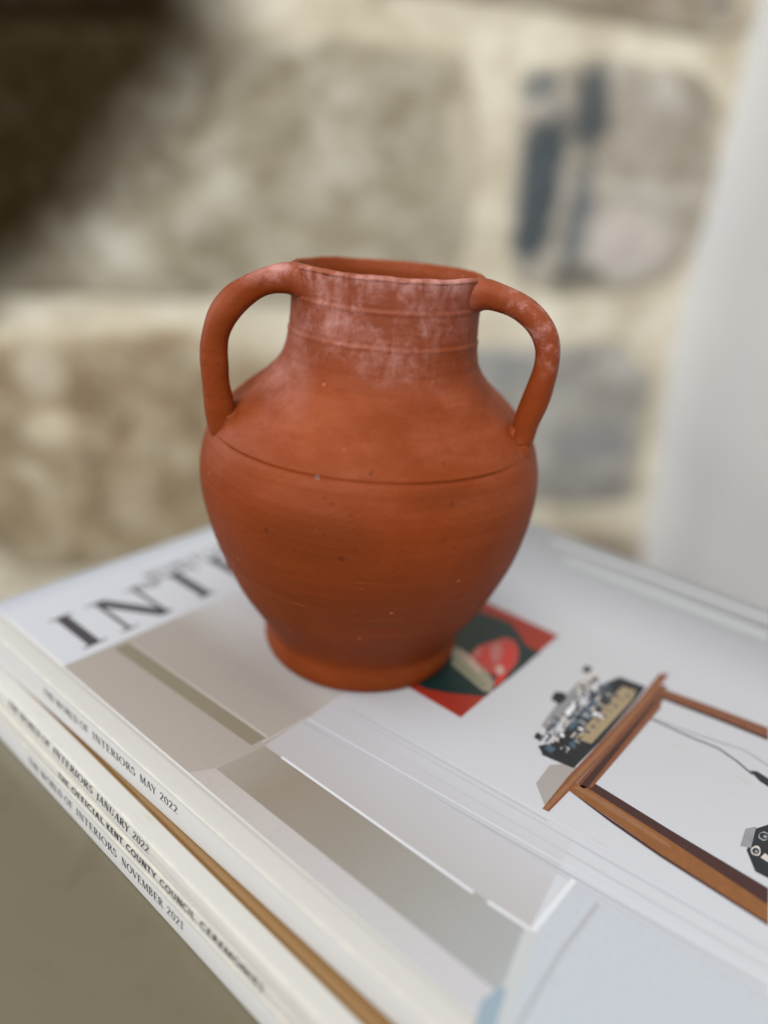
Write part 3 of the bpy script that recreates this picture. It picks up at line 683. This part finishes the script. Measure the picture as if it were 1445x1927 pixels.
def mat_clay():
    t = NT('terracotta')
    a = t.xyz(); x, y, z = a[0], a[1], a[2]
    n1 = t.noise(35, 5, 0.6); n2 = t.noise(140, 4, 0.6); n3 = t.noise(700, 3, 0.6)
    hz = t.noise(30, 4, 0.6, v=t.mapv(scale=(.6, .6, 14)))       # throwing streaks
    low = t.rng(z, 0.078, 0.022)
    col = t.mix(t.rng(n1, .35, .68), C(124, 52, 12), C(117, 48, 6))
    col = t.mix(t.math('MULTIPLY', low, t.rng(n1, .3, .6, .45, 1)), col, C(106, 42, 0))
    col = t.mix(t.rng(hz, .48, .72, 0, .35), col, C(133, 58, 20))
    col = t.mix(t.rng(n2, .56, .75, 0, .30), col, C(112, 42, 10))
    # smoky smudges low on the belly
    for (cx_, cz_, rx_, rz_, am) in ((-.012, .062, .020, .010, .55), (.020, .074, .012, .004, .45), (.002, .040, .03, .012, .3)):
        dx = t.math('MULTIPLY', t.math('SUBTRACT', x, cx_), 1 / rx_); dz = t.math('MULTIPLY', t.math('SUBTRACT', z, cz_), 1 / rz_)
        d = t.math('ADD', t.math('SQRT', t.math('ADD', t.math('MULTIPLY', dx, dx), t.math('MULTIPLY', dz, dz))), t.math('MULTIPLY', t.math('SUBTRACT', n1, .5), 1.6))
        col = t.mix(t.math('MULTIPLY', t.rng(d, .3, 1.1, am, 0), t.rng(y, -.01, .0, 1, 0)), col, C(100, 42, 8))
    # dark flecks and pale grits
    vor = t.n('ShaderNodeTexVoronoi'); t.put(vor.inputs['Vector'], t.P); vor.inputs['Scale'].default_value = 120
    sel = t.math('GREATER_THAN', t.xyz(vor.outputs['Color'])[0], .92)
    fle = t.math('MULTIPLY', t.rng(vor.outputs['Distance'], .05, .14, 1, 0), sel)
    col = t.mix(t.math('MULTIPLY', fle, .7), col, C(84, 36, 18))
    vo2 = t.n('ShaderNodeTexVoronoi'); t.put(vo2.inputs['Vector'], t.P); vo2.inputs['Scale'].default_value = 260
    se2 = t.math('GREATER_THAN', t.xyz(vo2.outputs['Color'])[1], .955)
    fl2 = t.math('MULTIPLY', t.rng(vo2.outputs['Distance'], .08, .2, 1, 0), se2)
    col = t.mix(t.math('MULTIPLY', fl2, .35), col, C(190, 120, 88))
    # a chip on the belly and a grey fleck in the incised line
    for (cx_, cz_, r_, pc) in ((-.0052, .0572, .0011, C(84, 34, 10)), (-.0128, .0772, .0009, C(112, 92, 82)), (.0005, .0795, .0007, C(84, 34, 10)), (.0215, .0722, .0009, C(92, 40, 12))):
        dx = t.math('SUBTRACT', x, cx_); dz = t.math('SUBTRACT', z, cz_)
        d = t.math('ADD', t.math('SQRT', t.math('ADD', t.math('MULTIPLY', dx, dx), t.math('MULTIPLY', dz, dz))), t.math('MULTIPLY', t.math('SUBTRACT', n3, .5), .0012))
        sp = t.math('MULTIPLY', t.rng(d, r_ * .4, r_, .75, 0), t.math('LESS_THAN', y, 0.0))
        col = t.mix(sp, col, pc); fle = t.math('MAXIMUM', fle, sp)
    geo = t.n('ShaderNodeNewGeometry'); upz = t.xyz(geo.outputs['Normal'])[2]
    dust = t.math('MULTIPLY', t.rng(upz, -.15, .75, .04, 1), t.rng(t.noise(50, 5, .65, v=t.mapv((7, 1, 3), (1, 1, 2.2))), .35, .72, .02, .24))
    col = t.mix(dust, col, C(178, 106, 76))
    scr = t.math('MULTIPLY', t.rng(t.noise(1.0, 3, .6, v=t.mapv((1, 4, 2), (90, 90, 900)), dist=.5), .66, .76, 0, .16), t.rng(n1, .45, .6))
    col = t.mix(scr, col, C(196, 126, 96))
    vo3 = t.n('ShaderNodeTexVoronoi'); t.put(vo3.inputs['Vector'], t.P); vo3.inputs['Scale'].default_value = 330
    po = t.math('MULTIPLY', t.rng(vo3.outputs['Distance'], .10, .26, 1, 0), t.math('GREATER_THAN', t.xyz(vo3.outputs['Color'])[2], .80))
    col = t.mix(t.math('MULTIPLY', po, .2), col, C(80, 32, 12)); fle = t.math('MAXIMUM', fle, t.math('MULTIPLY', po, .6))
    # lime bloom: front of the neck, denser at the rim and to the left, running down in streaks
    st = t.noise(1.0, 5, .65, v=t.mapv(scale=(170, 170, 62)), dist=1.2); st2 = t.noise(230, 5, .7, v=t.mapv((5, 2, 1), (1, 1, 1.6)), dist=.8)
    blot = t.noise(75, 5, .62, v=t.mapv((2.2, 0, 4.4)))
    reg = t.math('MULTIPLY', t.rng(x, -.027, -.018), t.rng(x, .004, .030, 1, .12))
    reg = t.math('MULTIPLY', reg, t.math('MULTIPLY', t.rng(t.math('ADD', z, t.math('MULTIPLY', t.math('SUBTRACT', n1, .5), .030)), .0935, .112), t.rng(y, -.004, -.014)))
    top = t.math('MULTIPLY', t.rng(z, .1165, .1225), t.math('MULTIPLY', t.rng(y, -.006, -.016), t.rng(x, .024, .018)))
    f = t.math('ADD', t.math('MULTIPLY', blot, .55), t.math('ADD', t.math('MULTIPLY', st, .35), t.math('MULTIPLY', st2, .25)))
    wm = t.math('MULTIPLY', t.rng(f, .50, .80, .08, .80), reg)
    wm = t.math('MAXIMUM', wm, t.math('MULTIPLY', t.rng(f, .47, .70, 0, .80), top))
    # dusty film on the left shoulder, bloom along the top of the right handle
    film = t.math('MULTIPLY', t.math('MULTIPLY', t.rng(x, -.014, -.026), t.math('MULTIPLY', t.rng(z, .082, .098), t.rng(z, .114, .106))), t.math('MULTIPLY', t.rng(x, -.040, -.030), t.rng(blot, .35, .65, .05, .40)))
    wm = t.math('MAXIMUM', wm, film)
    hd = t.math('MULTIPLY', t.math('MULTIPLY', t.rng(x, .029, .033), t.rng(z, .098, .110)), t.rng(t.noise(260, 4, .65), .44, .74, .03, .55))
    wm = t.math('MAXIMUM', wm, hd)
    col = t.mix(wm, col, C(196, 146, 140))
    h = t.math('ADD', t.math('ADD', t.math('MULTIPLY', hz, .13), t.math('MULTIPLY', n3, .6)), t.math('MULTIPLY', fle, -.6))
    nb = t.bump(h, .35, .0006, t.bump(n2, .3, .001))
    return t.done(col, t.rng(wm, 0, .6, .6, .85), nb, .16)
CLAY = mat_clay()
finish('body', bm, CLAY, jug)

def handle(pxs, az, widths, nm='handle'):
    """looped handle: centre line read in the upright plane through the jug's axis at azimuth az"""
    d = Vector((cos(az), sin(az), 0)); n = Vector((-sin(az), cos(az), 0))
    base = Vector((JX, JY, 0)); J = Vector((JX, JY, STACK + .0001))
    pts = [onplane(*p, base, n) - J for p in pxs]
    dep = [((p + J) - CAMP).dot(FWD) for p in pts]
    rad = [wd / 2 * dd / FPX for wd, dd in zip(widths, dep)]
    for ze, sink, re_ in ((.0810, .0026, .0045), (.0765, .0045, .0044), (.0715, .0062, .0040), (.0660, .0076, .0034)):
        pts.append(d * (jr(ze, az) - sink) + Vector((ctr(ze), 0, ze))); rad.append(re_)
    # spline resample
    def cr(A, t):
        i = min(int(t), len(A) - 2); s = t - i
        p0 = A[max(0, i - 1)]; p1 = A[i]; p2 = A[i + 1]; p3 = A[min(len(A) - 1, i + 2)]
        return 0.5 * ((2 * p1) + (p2 - p0) * s + (2 * p0 - 5 * p1 + 4 * p2 - p3) * s * s + (3 * p1 - p0 - 3 * p2 + p3) * s**3)
    bm = bmesh.new(); R = []; NS, NC = 120, 32
    for i in range(NS + 1):
        t = i / NS * (len(pts) - 1); c = cr(pts, t); rr = cr(rad, t)
        tg = (cr(pts, min(len(pts) - 1.0001, t + .05)) - cr(pts, max(0, t - .05))).normalized()
        s = tg.cross(n).normalized()
        f = i / NS
        wide = 1.22 + 0.30 * max(0, 1 - f / .16) + 0.45 * max(0, (f - .70) / .30)
        row = []
        for k in range(NC):
            a = 2 * pi * k / NC
            ca, sa = cos(a), sin(a)
            e = 0.8
            ca = math.copysign(abs(ca) ** e, ca); sa = math.copysign(abs(sa) ** e, sa)
            q_ = c + s * (ca * rr) + n * (sa * rr * wide)
            nn = noise.noise(q_ * 150) * .00028 + noise.noise(q_ * 55) * .0006
            q_ = q_ + (q_ - c).normalized() * nn
            row.append(bm.verts.new(q_))
        R.append(row)
    for a_, b_ in zip(R, R[1:]):
        for k in range(NC): bm.faces.new((a_[k], a_[(k + 1) % NC], b_[(k + 1) % NC], b_[k]))
    bm.faces.new(R[0]); bm.faces.new(R[-1])
    bmesh.ops.recalc_face_normals(bm, faces=bm.faces[:])
    return finish(nm, bm, CLAY, jug)
handle([(575, 533), (541, 524), (495, 532), (448, 558), (416, 598), (403, 650), (405, 705), (414, 762), (422, 805)], pi + radians(22), [72, 58, 49, 54, 53, 50, 50, 52, 54])
handle([(872, 562), (907, 554), (938, 560), (982, 580), (1015, 612), (1030, 650), (1028, 690), (1012, 738), (992, 788), (980, 822)], -radians(20), [72, 60, 50, 47, 46, 46, 47, 47, 46, 48])
